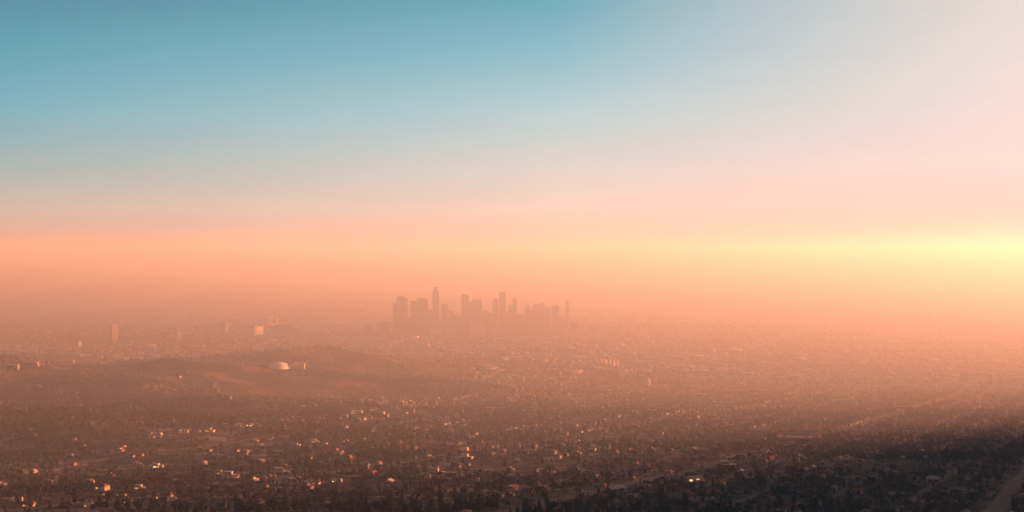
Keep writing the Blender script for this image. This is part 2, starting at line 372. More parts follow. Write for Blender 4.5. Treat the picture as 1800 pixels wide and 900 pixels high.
lots.sort(key=lambda q: q[1])
vis = []; rest = []
def clear(x, y): return (int(x//6), int(y//6)) not in occ
for x, y, rz, k in lots:
    if not clear(x, y): continue
    px, py = pix(x, y, H(x, y))
    (vis if (0 < px < 1800 and py < 906 and len(vis) < 300-len(houses)) else rest).append((x, y, rz, k))
    occupy(x, y, 8); clear_front(x, y, 6, 22 if random.random() < .6 else 6)
for x, y, rz, k in vis:
    house(x, y, random.choice(['gable', 'gable', 'hip', 'flat', 'ell']), random.choices([0, 1, 2, 3], [2, 3, 4, 2])[0], random.choices([0, 1, 2, 3], [4, 4, 3, 1])[0], rz, random.uniform(.6, .95), 'dim' if random.random() < .05 else 'dark')
# rest: one mass of small roofs
def house_mass():
    V = []; F = []; MI = []
    for x, y, rz, k in rest:
        w = random.uniform(8, 15); d = random.uniform(7, 10); h = random.choice([3.2, 3.4, 5.8]); z = H(x, y); c, n = math.cos(rz), math.sin(rz)
        wi = random.choices([0, 1, 2, 3], [2, 3, 4, 2])[0]; ri = 4+random.choices([0, 1, 2, 3], [4, 4, 3, 2])[0]
        flat = random.random() < .3; e = .6
        pts = [(-w/2, -d/2, -3), (w/2, -d/2, -3), (w/2, d/2, -3), (-w/2, d/2, -3), (-w/2, -d/2, h), (w/2, -d/2, h), (w/2, d/2, h), (-w/2, d/2, h)]
        rr = h+.25 if flat else h+d*.28; k2 = w/2 if flat else w/2-d*.25; ky = d/2 if flat else .2
        pts += [(-w/2-e, -d/2-e, h), (w/2+e, -d/2-e, h), (w/2+e, d/2+e, h), (-w/2-e, d/2+e, h), (-k2, -ky, rr), (k2, -ky, rr), (k2, ky, rr), (-k2, ky, rr)]
        b = len(V); V += [(x+a*c-q*n, y+a*n+q*c, z+s) for a, q, s in pts]
        for f in ((0, 1, 5, 4), (1, 2, 6, 5), (2, 3, 7, 6), (3, 0, 4, 7)): F.append([b+i for i in f]); MI.append(wi)
        for f in ((8, 9, 13, 12), (9, 10, 14, 13), (10, 11, 15, 14), (11, 8, 12, 15), (12, 13, 14, 15)): F.append([b+i for i in f]); MI.append(ri)
    o = np_mesh('distant_houses', np.array(V), np.array(F), FARW+FARR, np.array(MI))
    tag(o, 'countless small house roofs scattered through the tree cover of the basin', 'houses', kind='stuff')
house_mass()
print('houses', len(houses), 'rest', len(rest))

# ------------------------------------------------------------------ flat city beyond
def city_mass():
    V = []; F = []; MI = []
    for k in range(30000):
        y = random.uniform(5600**.5, 24000**.5)**2 if k % 3 else random.uniform(5600, 12000)
        x = random.uniform(-1, 1)*(.385*y+80)
        if hillmask(x, y) > 18: continue
        if float(fbm(x/700+11, y/700, 3)) < random.uniform(-.7, .25): continue
        big = random.random() < .05
        w = random.uniform(40, 110) if big else random.uniform(10, 30); d = random.uniform(.4, 1)*w
        h = random.uniform(6, 14) if big else random.choice([3.5, 4, 5, 6, 6, 8, 12])*random.uniform(.8, 1.2)
        rz = TH+random.choice([0, math.pi/2]) if x > -2500 else R(15)
        c, n = math.cos(rz), math.sin(rz); z = H(x, y); b = len(V)
        for s in (-2, h):
            for a, q in ((-w/2, -d/2), (w/2, -d/2), (w/2, d/2), (-w/2, d/2)): V.append((x+a*c-q*n, y+a*n+q*c, z+s))
        wi = random.choices([0, 1, 2, 3], [.2, 1, 4, 4])[0]
        for f in ((0, 1, 5, 4), (1, 2, 6, 5), (2, 3, 7, 6), (3, 0, 4, 7)): F.append([b+i for i in f]); MI.append(wi)
        F.append([b+4, b+5, b+6, b+7]); MI.append(4+random.choices([0, 1, 2, 3], [6, 5, .6, .8])[0])
    o = np_mesh('distant_city', np.array(V), np.array(F), FARW+FARR, np.array(MI))
    tag(o, 'countless low roofs of the far city fading into orange haze', 'city', kind='stuff')
city_mass()

# ------------------------------------------------------------------ skyline towers and other tall buildings
F1 = facade('facade_granite', (.13, .105, .09), (.035, .035, .04)); F2 = facade('facade_glass', (.08, .075, .075), (.03, .035, .04), frac=.7, rough=.15)
F3 = facade('facade_pale', (.17, .15, .135), (.05, .07, .07), frac=.4); F4 = facade('facade_bronze', (.13, .09, .07), (.04, .035, .03))
F6 = facade('facade_tan', (.34, .27, .21), (.05, .045, .045), frac=.4)
F5 = facade('facade_white', (.7, .66, .62), (.06, .06, .06), frac=.45)
def slab(name, px0, px1, top, base=None, d=9000, m=F1, dep=1.0, rot=0, off=0):
    """a rectangular block filling px0..px1 up to top, built at distance d; returns local block parameters"""
    k = d/FPX; cx = ((px0+px1)/2-900)*k; w = (px1-px0)*k/(abs(math.cos(rot))+dep*abs(math.sin(rot))); z = CAM_H-(top-450)*k
    return cx, w, w*dep, z
TG = 'high-rise towers of the downtown skyline'
def tower(d, parts, label, cat='skyscraper', group=TG, name='skyscraper', rot=0):
    """parts: (name, px0, px1, top, material, depth ratio, dy, extra) in photo pixels converted to metres at distance d"""
    k = d/FPX; c = sum((p[1]+p[2])/2 for p in parts[:1]); cx = (c-900)*k; base = H(cx, d)
    r = empty(name, (cx, d, base), rot)
    for p in parts:
        nm, a, b, top, m, dep = p[:6]; ex = p[6] if len(p) > 6 else {}
        x = ((a+b)/2-900)*k-cx; w = (b-a)*k/(abs(math.cos(rot))+dep*abs(math.sin(rot))); z = CAM_H-(top-450)*k-base
        z0 = (CAM_H-(ex['z0']-450)*k-base) if 'z0' in ex else -3; y = ex.get('y', 0); mb = MB(); sh = ex.get('shape', 'box')
        lx, ly = x*math.cos(rot), -x*math.sin(rot); ly += y
        if sh == 'box': mb.box(lx, ly, z0, z, w, w*dep)
        elif sh == 'cut':   # chamfered corners
            q = w*.28; h = w/2; g = w*dep/2
            mb.prism([(lx-h+q, ly-g), (lx+h-q, ly-g), (lx+h, ly-g+q), (lx+h, ly+g-q), (lx+h-q, ly+g), (lx-h+q, ly+g), (lx-h, ly+g-q), (lx-h, ly-g+q)], z0, z)
        elif sh == 'round': mb.lathe(lx, ly, [(w/2, z0), (w/2, z)], 20)
        elif sh == 'arch':
            mb.box(lx, ly, z0, z-w*.5, w, w*dep); n = 9
            P = [(lx-w/2*math.cos(math.pi*i/n), z-w*.5+w*.5*math.sin(math.pi*i/n)) for i in range(n+1)]
            V = [(X, ly-w*dep/2+.3, Z) for X, Z in P]+[(X, ly+w*dep/2-.3, Z) for X, Z in P]; N = n+1
            mb.add(V, [tuple(range(N)), tuple(range(N, 2*N))[::-1]]+[(i, i+N, i+N+1, i+1) for i in range(n)])
        elif sh == 'slant':
            zl = CAM_H-(ex['left']-450)*k-base
            h = w/2; g = w*dep/2; mb.prism([(lx-h, ly-g), (lx+h, ly-g), (lx+h, ly+g), (lx-h, ly+g)], z0, z, [zl, z, z, zl])
        elif sh == 'cone': mb.lathe(lx, ly, [(w/2, z0), (w*.32, z0+(z-z0)*.4), (.4, z)], 8)
        mb.build(nm, m, r)
    tag(r, label, cat, group); return r
tower(9000, [('shaft', 697.5, 710, 521.5, F4, 1.2), ('wing', 691, 697.5, 533, F1, 1.0), ('side_bay', 710, 716.3, 523, F3, 1.5), ('roof_plant', 700, 707, 520.2, CONC, .6, {'z0': 521.4})],
      'broad stepped tower at the left end of the downtown skyline')
tower(9100, [('shaft', 733, 748, 524.5, F1, .9), ('wing', 722, 733, 529, F4, 1.0), ('side_bay', 748, 752.3, 526.5, F1, 3), ('roof_plant', 736, 745, 523.2, CONC, .5, {'z0': 524.4})],
      'widest block-topped tower, second from the left end of the skyline')
tower(9200, [('shaft', 752.6, 759.6, 546, F3, 1.2), ('roof_plant', 754, 758, 544.8, CONC, .8, {'z0': 545.9})], 'short tower in the gap left of the tallest crowned tower')
tower(9000, [('shaft', 760, 772.2, 517, F1, 1), ('upper_shaft', 761, 771.2, 511, F1, 1, {'z0': 516.9}), ('crown', 762.4, 769.9, 505.2, F1, 1, {'shape': 'round', 'z0': 510.9}),
             ('crown_rim', 762.0, 770.3, 504.4, CONC, 1, {'shape': 'round', 'z0': 505.3}), ('podium', 757, 775, 579, CONC, 1)], 'tallest tower of the skyline with a round stepped crown')
tower(9050, [('shaft', 776, 787, 534.5, F1, 1), ('roof_plant', 778, 785, 533.4, CONC, .7, {'z0': 534.4})], 'square-topped tower just right of the tallest tower')
tower(9350, [('shaft', 789, 797.5, 546, F3, 1.2), ('wing', 797.5, 804, 552, F1, 1.2)], 'low pale tower pair between the square-topped tower and the notched tower')
tower(9100, [('shaft', 811.3, 817.8, 516.4, F2, 1.8, {'shape': 'arch'}), ('side_bay', 817.8, 824.3, 517.6, F1, 1.6), ('wing', 824.3, 831, 530.5, F1, 1.4)],
      'slender notched tower with a rounded left edge at the middle of the skyline')
tower(8900, [('shaft', 830.5, 846.8, 527.2, F4, .8), ('roof_plant', 834, 842, 526.2, CONC, .4, {'z0': 527.1}), ('podium', 826, 850, 566, CONC, 1)], 'flat-topped boxy tower right of the slender notched tower')
tower(9300, [('shaft', 848, 857, 545, F1, 1.2), ('wing', 857, 866, 549.5, F3, 1.2)], 'low block between the boxy tower and the round-shouldered tower')
tower(9000, [('shaft', 866.4, 875.6, 524.8, F1, 1, {'shape': 'arch'}), ('podium', 864, 878, 563, CONC, 1)], 'round-shouldered tower pressed against the sail-topped tower')
tower(9150, [('shaft', 877, 889, 522, F2, 1), ('sail_crown', 877.6, 888, 511.6, F2, .8, {'shape': 'slant', 'left': 514.5, 'z0': 522}), ('spire', 876.7, 878.3, 508.6, WHITE, 1, {'shape': 'cone', 'z0': 520})],
      'sail-topped tower with a thin spire on its left corner')
tower(9250, [('shaft', 893.5, 901, 536, F3, 1.2), ('upper_shaft', 901, 908.2, 528, F3, 1.2), ('crown', 901.6, 907.6, 524, CONC, 1.0, {'z0': 528})], 'paler stepped tower right of the sail-topped tower')
tower(9300, [('shaft', 923, 930.5, 537, F1, 1.2), ('roof_plant', 924.5, 929, 535.8, CONC, .8, {'z0': 537})], 'narrow tower left of the slant-roofed block')
tower(9400, [('shaft', 936, 958, 540, F3, .7), ('sloped_roof', 937.5, 957, 532, F3, .6, {'shape': 'slant', 'left': 536.5, 'z0': 540})], 'wide slant-roofed block in the right part of the skyline')
tower(9500, [('shaft', 959, 967, 541, F1, 1.2), ('wing', 931, 936, 544, F3, 1.2)], 'faint pair of blocks flanking the slant-roofed block')
tower(9350, [('shaft', 970, 982.6, 538, F1, 1), ('roof_plant', 972, 981, 536.8, CONC, .7, {'z0': 538})], 'square tower second from the right end of the skyline')
tower(9450, [('shaft', 994, 999.6, 531, F1, 1), ('spire', 994.6, 999, 524, CONC, 1, {'shape': 'cone', 'z0': 531})], 'thin pointed tower alone at the right end of the skyline')
LOW = 'low downtown blocks at the foot of the towers'
lowb = [(702, 716, 556, 'left foot of the broad stepped tower'), (716, 724, 560, 'foot of the gap between the two left towers'), (742, 756, 557, 'foot of the widest tower'), (800, 811, 556, 'foot of the slender notched tower'),
        (772, 790, 560, 'foot of the square-topped tower'), (850, 864, 558, 'foot of the low block mid skyline'), (889, 900, 552, 'foot of the stepped tower beside the sail-topped tower'), (908, 922, 553, 'gap before the narrow tower'),
        (940, 954, 556, 'foot of the slant-roofed block'), (983, 993, 557, 'gap before the thin pointed tower'), (1003, 1016, 566, 'outer right end of downtown'), (668, 684, 566, 'outer left end of downtown'),
        (1034, 1052, 572, 'open plain right of downtown'), (640, 655, 570, 'open plain left of downtown')]
for i, (a, b, t, w) in enumerate(lowb):
    tower(8950+37*(i % 5), [('block', a, b, t, (F1, F3, F4)[i % 3], 1.1), ('roof_plant', a+3, b-4, t-1.6, CONC, .6, {'z0': t})], 'low hazy building at the '+w, 'office block', LOW, 'office_block')
# scattered taller buildings of the plain
def place(px0, px1, top, base, parts, label, cat, rot=0, name='office_block', group=None, dep=1.0, m=F1):
    d = CAM_H*FPX/(base-450) if base < 640 else hit((px0+px1)/2, base)[1]
    P = [('block', px0, px1, top, m, dep)]+[p for p in parts]
    r = tower(d, P, label, cat, group, name, rot)
    if group is None and 'group' in r: del r['group']
    return r
MG = 'taller buildings standing out of the plain'
place(191.5, 208.5, 570.5, 601, [('roof_plant', 197, 204, 569, CONC, .8, {'z0': 570.4})], 'tall tower on the left plain, its right face lit orange', 'apartment tower', R(-48), m=F6, group=MG)
place(135, 144.5, 599.5, 610.5, [('roof_plant', 137, 142, 598.6, CONC, .6, {'z0': 599.4})], 'small sunlit tower left of and below the tall left tower', 'apartment tower', R(-55), m=F5, group=MG)
place(386, 400, 565, 585.5, [('roof_plant', 389, 396, 563.8, CONC, .6, {'z0': 564.9})], 'dark mid-rise left of the sunlit cube-like block', 'office block', R(-10), m=F4, group=MG)
place(438.5, 461.5, 574, 591.5, [('roof_plant', 444, 455, 572.8, CONC, .5, {'z0': 573.9})], 'wide cube-like block lit orange on the left plain', 'office block', R(62), m=F5, dep=.5, group=MG)
place(482.5, 487.5, 557.5, 573, [], 'slim pale tower rising behind the wide dark slab', 'apartment tower', 0, m=F5, group=MG)
place(481, 513, 571, 592, [('wing', 513, 524, 577, F1, 1.0), ('roof_plant', 490, 504, 569.8, CONC, .3, {'z0': 570.9})], 'wide dark slab with a lower right wing below the slim tower', 'hospital', 0, m=F4, dep=.4, group=MG, name='hospital')
place(366, 380, 592, 611, [('roof_plant', 369, 377, 591, CONC, .6, {'z0': 592})], 'pale squarish tower on the near edge of the left plain', 'apartment tower', R(20), m=F3, group=MG)
place(310, 318, 584, 597.5, [], 'slim sunlit block between the tall left tower and the pale squarish tower', 'office block', R(-55), m=F5, group=MG)
place(722, 736.5, 590.5, 597.5, [('wing', 736.5, 744, 593, F3, 1)], 'pinkish low block before the feet of the left towers', 'office block', R(-20), m=F5, group=MG)
place(1160, 1176, 646.5, 664.5, [('roof_plant', 1164, 1172, 645.3, CONC, .6, {'z0': 646.5})], 'mid-rise with white floor bands standing right of the white hall', 'apartment tower', 0, m=facade('facade_striped', (.62, .57, .52), (.10, .08, .07), fh=5.2, fw=1e6, frac=.5), group=MG, name='apartment_block')
place(1136, 1144.5, 666, 677.5, [('roof_plant', 1138, 1142, 665, CONC, .6, {'z0': 666})], 'small pale block just below the white hall', 'office block', R(30), m=F5, group=MG)
place(1010, 1014, 777, 789, [('roof_cap', 1009.6, 1014.4, 776, WHITE, 1, {'z0': 777})], 'thin white tower among trees right of centre', 'tower', 0, m=F5, name='tower_block')
def hall(px, py, w, d, h, rz, label, roof=WHITE, wall=FARW[0], rise=.14, name='warehouse', cat='warehouse', group=None):
    x, y = (hit(px, py) if py > 635 else ((px-900)/FPX*CAM_H*FPX/(py-450), CAM_H*FPX/(py-450)))
    r = empty(name, (x, y, H(x, y)), rz); a = MB(); a.box(0, 0, -5, h, w, d); a.build('wall', wall, r)
    q = MB(); e = 1.5; q.add([(-w/2-e, -d/2-e, h), (w/2+e, -d/2-e, h), (w/2+e, d/2+e, h), (-w/2-e, d/2+e, h), (-w/2+d*.2, 0, h+d*rise), (w/2-d*.2, 0, h+d*rise)], [(0, 1, 5, 4), (1, 2, 5), (2, 3, 4, 5), (3, 0, 4), (0, 3, 2, 1)])
    q.build('roof', roof, r); g = MB(); g.box(w*.2, -d/2-.1, -.2, h*.7, w*.25, .4); g.build('loading_door', GLASS, r)
    tag(r, label, cat, group); return r
hall(1136, 657, 44, 34, 12, R(-8), 'white hip-roofed hall right of the white tower cluster', rise=.3, name='assembly_hall', cat='hall')
WG = 'long pale-roofed warehouses on the plain'
for px, py, w, rz, lab in ((283, 577, 130, 22, 'long warehouse with a sloping sunlit roof above right of the tall left tower'), (15, 610, 110, 8, 'long pale roof at the left edge of the far plain'),
                           (50, 601, 150, 6, 'longest pale roof left of the small sunlit tower'), (85, 598, 80, 4, 'short pale roof next to the longest pale roof'), (10, 648, 70, 8, 'pale roof at the left edge just above the dark hills'),
                           (42, 642, 80, 6, 'second pale roof from the left just above the dark hills'), (112, 637, 90, 4, 'third pale roof from the left just above the dark hills'), (245, 593, 110, 8, 'low pale roof just right of the tall left tower base'),
                           (1215, 682, 70, -12, 'white shed nearest the haze on the right plain'), (1222, 697, 80, -10, 'broad white shed below the one nearest the haze'), (1290, 690, 90, -14, 'long shed right of the two white sheds'),
                           (1272, 712, 70, -12, 'square-ended shed below the long right shed'), (1400, 776, 72, -14, 'long flat shed above the slanting house rows'), (1475, 707, 60, -15, 'small shed far out in the right haze'),
                           (835, 579, 120, 14, 'bright sloping roof at the foot of the boxy tower'), (875, 722, 60, -10, 'pale shed at the middle of the basin'), (1000, 668, 60, -12, 'pale shed left of the bright tower cluster foot'),
                           (1590, 720, 64, -16, 'pale shed faint in the orange glow on the right')):
    hall(px, py, w, w*.42, 9, R(rz), lab, roof=FARR[3], wall=FARW[1], rise=.04, group=WG)
# white cluster right of centre and domed white complex on the left hill crest
for i, (px, t, b, w, lab) in enumerate(((1050, 633, 640, 5, 'leftmost block of the pinkish white cluster'), (1057, 631.5, 641, 6, 'second block from the left in the pinkish white cluster'), (1064, 632, 642, 7, 'widest block in the middle of the pinkish white cluster'),
                                       (1072, 632.5, 642, 5, 'block right of the middle in the pinkish white cluster'), (1079, 633, 643, 5, 'second block from the right of the pinkish white cluster'), (1086, 634, 642, 3, 'thin rightmost block of the pinkish white cluster'))):
    place(px-w/2, px+w/2, t, b, [('roof_cap', px-w/4, px+w/4, t-1, CONC, .6, {'z0': t})], lab, 'apartment block', R(20+7*i), name='apartment_block', group='pinkish white apartment cluster', m=F5)
x, y = hit(490, 645); r = empty('domed_hall', (x, y, H(x, y)), 0)
MB().lathe(0, 0, [(44, -6), (40, 3), (32, 8), (22, 12), (11, 15), (1, 16)], 28).build('dome', WHITE, r)
MB().box(-58, 4, -8, 7, 42, 22).build('wing', WALLS[1][1], r); MB().box(62, 4, -8, 9, 50, 24).build('wing', WALLS[1][1], r)
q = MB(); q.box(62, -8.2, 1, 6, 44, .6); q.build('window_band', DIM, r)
q = MB(); q.box(-58, -7.2, 0, 4, 34, .6); q.build('window_band', GLASS, r)
tag(r, 'white domed building with two wings on the left hill crest', 'domed hall')
hall(528, 641, 46, 16, 6, R(6), 'low pale annex right of the white domed building', group=None, name='annex', cat='building')

# ------------------------------------------------------------------ trees
def crown_pts(kind, n, r):
    """positions, sizes of leaf clumps in unit metres"""
    P = []
    if kind == 'round':
        lob = [(r.uniform(-2.4, 2.4), r.uniform(-2.4, 2.4), r.uniform(4.5, 8.2), r.uniform(1.7, 2.9)) for _ in range(7)]
        for _ in range(n): a, b, c, q = r.choice(lob); t = Vector((r.gauss(0, 1), r.gauss(0, 1), r.gauss(0, 1))).normalized()*q*r.uniform(.6, 1); P.append((a+t.x, b+t.y, c+t.z*.8, r.uniform(.7, 1.3)))
    elif kind == 'tall':
        for _ in range(n): z = r.uniform(3, 16); w = 2.6*(1-((z-9)/8)**2)**.5*(.6+.4*math.sin(z*1.7)) if abs(z-9) < 8 else .5; a = r.uniform(0, 6.28); q = w*r.uniform(.4, 1); P.append((q*math.cos(a), q*math.sin(a), z, r.uniform(.6, 1.2)))
    elif kind == 'cypress':
        for _ in range(n): z = r.uniform(.8, 13); w = 1.5*math.sin(min(1, (13.2-z)/9)*1.57); a = r.uniform(0, 6.28); q = w*r.uniform(.6, 1); P.append((q*math.cos(a), q*math.sin(a), z, r.uniform(.5, .9)))
    else:  # shrub
        for _ in range(n): a = r.uniform(0, 6.28); q = 3*r.random()**.5; P.append((q*math.cos(a), q*math.sin(a), r.uniform(.3, 2.4)*(1-q*q/14), r.uniform(.7, 1.2)))
    return P
def leaf_quads(P, r):
    V = []; F = []
    for x, y, z, s in P:
        n = Vector((r.gauss(0, 1), r.gauss(0, 1), r.gauss(.5, 1))).normalized(); u = n.orthogonal().normalized(); u.rotate(__import__('mathutils').Quaternion(n, r.uniform(0, 6.28))); v = n.cross(u)
        b = len(V)
        for a, c in ((-1, -.8), (1, -.6), (.8, 1), (-.7, .9)): V.append((x+(u.x*a+v.x*c)*s, y+(u.y*a+v.y*c)*s, z+(u.z*a+v.z*c)*s))
        F.append((b, b+1, b+2, b+3))
    return V, F
KINDS = ('round', 'tall', 'cypress', 'shrub'); rr = random.Random(5)
TREE = {}
for k, n in (('round', 170), ('tall', 150), ('cypress', 120)):
    for li in (0, 1):
        V, F = leaf_quads(crown_pts(k, n, rr), rr); me = bpy.data.meshes.new('crown'); me.from_pydata(V, [], F); me.materials.append(LEAF[li])
        tb = MB(); hh = {'round': 6.5, 'tall': 13, 'cypress': 9}[k]; tb.lathe(0, 0, [(.5, -2), (.34, 1), (.26, hh*.5), (.08, hh)], 7)
        if k != 'cypress':
            for j in range(5):
                a = rr.uniform(0, 6.28); z = hh*rr.uniform(.35, .7); ex, ey = math.cos(a)*2, math.sin(a)*2
                tb.add([(-.12, 0, z), (.12, 0, z), (0, .15, z+.2), (ex, ey, z+1.9), (ex+.08, ey, z+1.9), (ex, ey+.08, z+2)], [(0, 1, 4, 3), (1, 2, 5, 4), (2, 0, 3, 5)])
        TREE[(k, li)] = (me, tb.mesh('trunk', BARK))
tpts = []
def tree_density(x, y):
    hm = hillmask(x, y)
    n = fbm(x/260+20, y/260+7, 4)
    d = np.where(hm > 20, .55+1.5*n, .66+1.1*n)
    return np.clip(d, .02, 1)
def sample(n, y0, y1):
    y = np.sqrt(rng.uniform(y0**2, y1**2, n)); x = rng.uniform(-1, 1, n)*(.395*y+60)
    k = rng.random(n) < tree_density(x, y); return x[k], y[k]
xs, ys = sample(100000, 1300, 5200); x2, y2 = sample(76000, 5200, 10500)
def filt(xs, ys):
    k = np.array([(int(a//6), int(b//6)) not in occ and (int(a//6), int(b//6)) not in open_ for a, b in zip(xs, ys)])
    u = xs*cT+ys*sT+5200; v = -xs*sT+ys*cT+2000; low = hillmask(xs, ys) < 16
    k &= ~(low & ((np.abs((u+230) % 460-230) < 15) | (np.abs((v+390) % 780-390) < 15) | (np.abs((u+46) % 92-46) < 4.5)))
    return xs[k], ys[k]
xs, ys = filt(xs, ys); x2, y2 = filt(x2, y2)
o_ = np.argsort(ys); xs, ys = xs[o_], ys[o_]; zs = height(xs, ys)
PX = 900+FPX*xs/ys; PY = 450-FPX*(zs-CAM_H)/ys
inview = np.where((PX > 2) & (PX < 1798) & (PY < 905) & (PY > 700))[0]
solo = inview[:300]; sset = set(solo.tolist())
trees = []
for i in solo:
    k = random.choices(('round', 'tall', 'cypress'), (6, 3, 2))[0]; li = random.choice((0, 1)); s = random.uniform(.65, 1.15)
    r = empty('tree', (xs[i], ys[i], zs[i]), random.uniform(0, 6.28), (s, s, s*random.uniform(.85, 1.1)))
    link_mesh('crown', TREE[(k, li)][0], r); link_mesh('trunk', TREE[(k, li)][1], r)
    trees.append(dict(o=r, px=(PX[i], PY[i]), k=k, li=li, s=s))
def tree_mass(name, xs, ys, nq, li, label, scale=1.0):
    """leaf clumps of many trees as one mass"""
    T = []
    r = random.Random(li+9)
    for v in range(6):
        k = ('round', 'round', 'tall', 'shrub', 'round', 'cypress')[v]; V, F = leaf_quads([(a, b, c, s*(1.0 if nq > 30 else 1.7)) for a, b, c, s in crown_pts(k, nq, r)], r)
        T.append(np.array(V))
    n = len(xs); zs = height(xs, ys); kk = rng.integers(0, 6, n); a = rng.uniform(0, 6.28, n); s = rng.uniform(.45, 1.15, n)*scale
    out = np.empty((n, nq*4, 3), np.float32)
    for v in range(6):
        m = kk == v; ca, sa, ss = np.cos(a[m])[:, None], np.sin(a[m])[:, None], s[m][:, None]; t = T[v]
        out[m, :, 0] = (t[None, :, 0]*ca-t[None, :, 1]*sa)*ss+xs[m][:, None]; out[m, :, 1] = (t[None, :, 0]*sa+t[None, :, 1]*ca)*ss+ys[m][:, None]; out[m, :, 2] = t[None, :, 2]*ss+zs[m][:, None]-.4
    V = out.reshape(-1, 3); F = np.arange(len(V)).reshape(-1, 4)
    tag(np_mesh(name, V, F, [LEAF[li]]), label, 'trees', kind='stuff')
mask = np.ones(len(xs), bool); mask[solo] = False; nx, ny = xs[mask], ys[mask]; q = rng.random(len(nx))
tree_mass('olive_tree_cover', nx[q < .5], ny[q < .5], 36, 0, 'olive green tree cover over the near slopes')
tree_mass('dark_tree_cover', nx[(q >= .5) & (q < .85)], ny[(q >= .5) & (q < .85)], 36, 1, 'darkest tree cover over the near slopes')
tree_mass('brown_brush', nx[q >= .85], ny[q >= .85], 36, 2, 'dry brown brush scattered between the near trees', .8)
q = rng.random(len(x2)); tree_mass('far_tree_cover', x2[q < .6], y2[q < .6], 12, 0, 'tree cover of the middle distance fading in haze', 1.1)
tree_mass('far_dark_tree_cover', x2[q >= .6], y2[q >= .6], 12, 1, 'darker tree cover of the middle distance fading in haze', 1.1)
print('trees', len(nx), len(x2))

# ------------------------------------------------------------------ labels that point at one thing
ORD = ['first', 'second', 'third', 'fourth', 'fifth', 'sixth', 'seventh', 'eighth', 'ninth', 'tenth', 'eleventh', 'twelfth']+['%dth' % i for i in range(13, 60)]
anch = [(h['px'], h['sp'][1]) for h in houses if h['sp']]
def relabel(items, what, cat, group):
    buck = {}
    for h in items:
        (ax, ay), ref = min(anch, key=lambda a: math.hypot(a[0][0]-h['px'][0], (a[0][1]-h['px'][1])*1.6)); dx, dy = h['px'][0]-ax, (h['px'][1]-ay)*1.6
        side = ('right of' if dx > 0 else 'left of') if abs(dx) > abs(dy) else ('below' if dy > 0 else 'above')
        buck.setdefault((what(h), side, ref), []).append((math.hypot(dx, dy), h))
    for (w, side, ref), L in buck.items():
        L.sort(key=lambda t: t[0])
        for i, (_, h) in enumerate(L):
            tag(h['o'], f"{'nearest' if len(L) > 1 and i == 0 else (ORD[i] if len(L) > 1 else 'only')} {w} {side} {ref}", cat, group)
def hw(h):
    lit = {'dark': '', 'dim': 'dimly glinting ', 'gold': 'gold-glinting ', 'bright': 'bright-glinting '}[h['lit']]
    return f"{lit}{WALLS[h['wi']][0]} {({'gable': 'gabled', 'hip': 'hipped', 'flat': 'boxy', 'ell': 'angled'})[h['st']]} {ROOFS[h['ri']][0]}-roofed house"
relabel([h for h in houses if not h['sp']], hw, 'house', 'houses among the trees')
relabel(trees, lambda t: ('large ' if t['s'] > .9 else 'small ')+('olive ' if t['li'] == 0 else 'dark ')+{'round': 'round-crowned tree', 'tall': 'tall loose tree', 'cypress': 'narrow cypress'}[t['k']], 'tree', 'trees nearest the camera')

# ------------------------------------------------------------------ bird in the sky
d = 1500; x = (1280-900)/FPX*d; z = CAM_H+(450-372)/FPX*d
b = MB(); b.lathe(0, 0, [(.01, -.32), (.09, -.15), (.11, .05), (.07, .2), (.02, .3)], 8)
b.v = [(p[0], p[2], p[1]) for p in b.v]; b.f = [f[::-1] for f in b.f]
for s in (-1, 1):
    w = [(.05*s, .14, .03), (.45*s, .2, .14), (.85*s, .02, .06), (.42*s, -.04, .13), (.05*s, -.14, .03)]
    b.add(w+[(p[0], p[1], p[2]-.025) for p in w], [(0, 1, 2, 3, 4), (9, 8, 7, 6, 5)]+[(i, (i+1) % 5, 5+(i+1) % 5, 5+i) for i in range(5)])
b.add([(-.04, -.28, 0), (.04, -.28, 0), (.12, -.5, 0), (-.12, -.5, 0), (-.04, -.28, .02), (.04, -.28, .02), (.12, -.5, .02), (-.12, -.5, .02)], [(0, 3, 2, 1), (4, 5, 6, 7), (0, 1, 5, 4), (1, 2, 6, 5), (2, 3, 7, 6), (3, 0, 4, 7)])
o = b.build('bird', mat('feathers', (.05, .045, .04))); o.location = (x, d, z); o.rotation_euler = (0, 0, R(20)); tag(o, 'tiny dark bird alone in the pale sky right of the skyline', 'bird')

# ------------------------------------------------------------------ haze
m = bpy.data.materials.new('haze'); m.use_nodes = True; nt = m.node_tree; nt.nodes.clear()
ou = nt.nodes.new('ShaderNodeOutputMaterial'); pv = nt.nodes.new('ShaderNodeVolumePrincipled')
pv.inputs['Density'].default_value = HAZE_K; pv.inputs['Color'].default_value = (*HAZE_COL, 1); pv.inputs['Anisotropy'].default_value = HAZE_G
pv.inputs['Absorption Color'].default_value = (1, 1, 1, 1); nt.links.new(pv.outputs[0], ou.inputs['Volume'])
hb = MB(); hb.box(0, 28000, -14, HAZE_TOP, 136000, 68000); tag(hb.build('haze', m), 'even orange smog layer filling the basin', 'haze', kind='stuff')

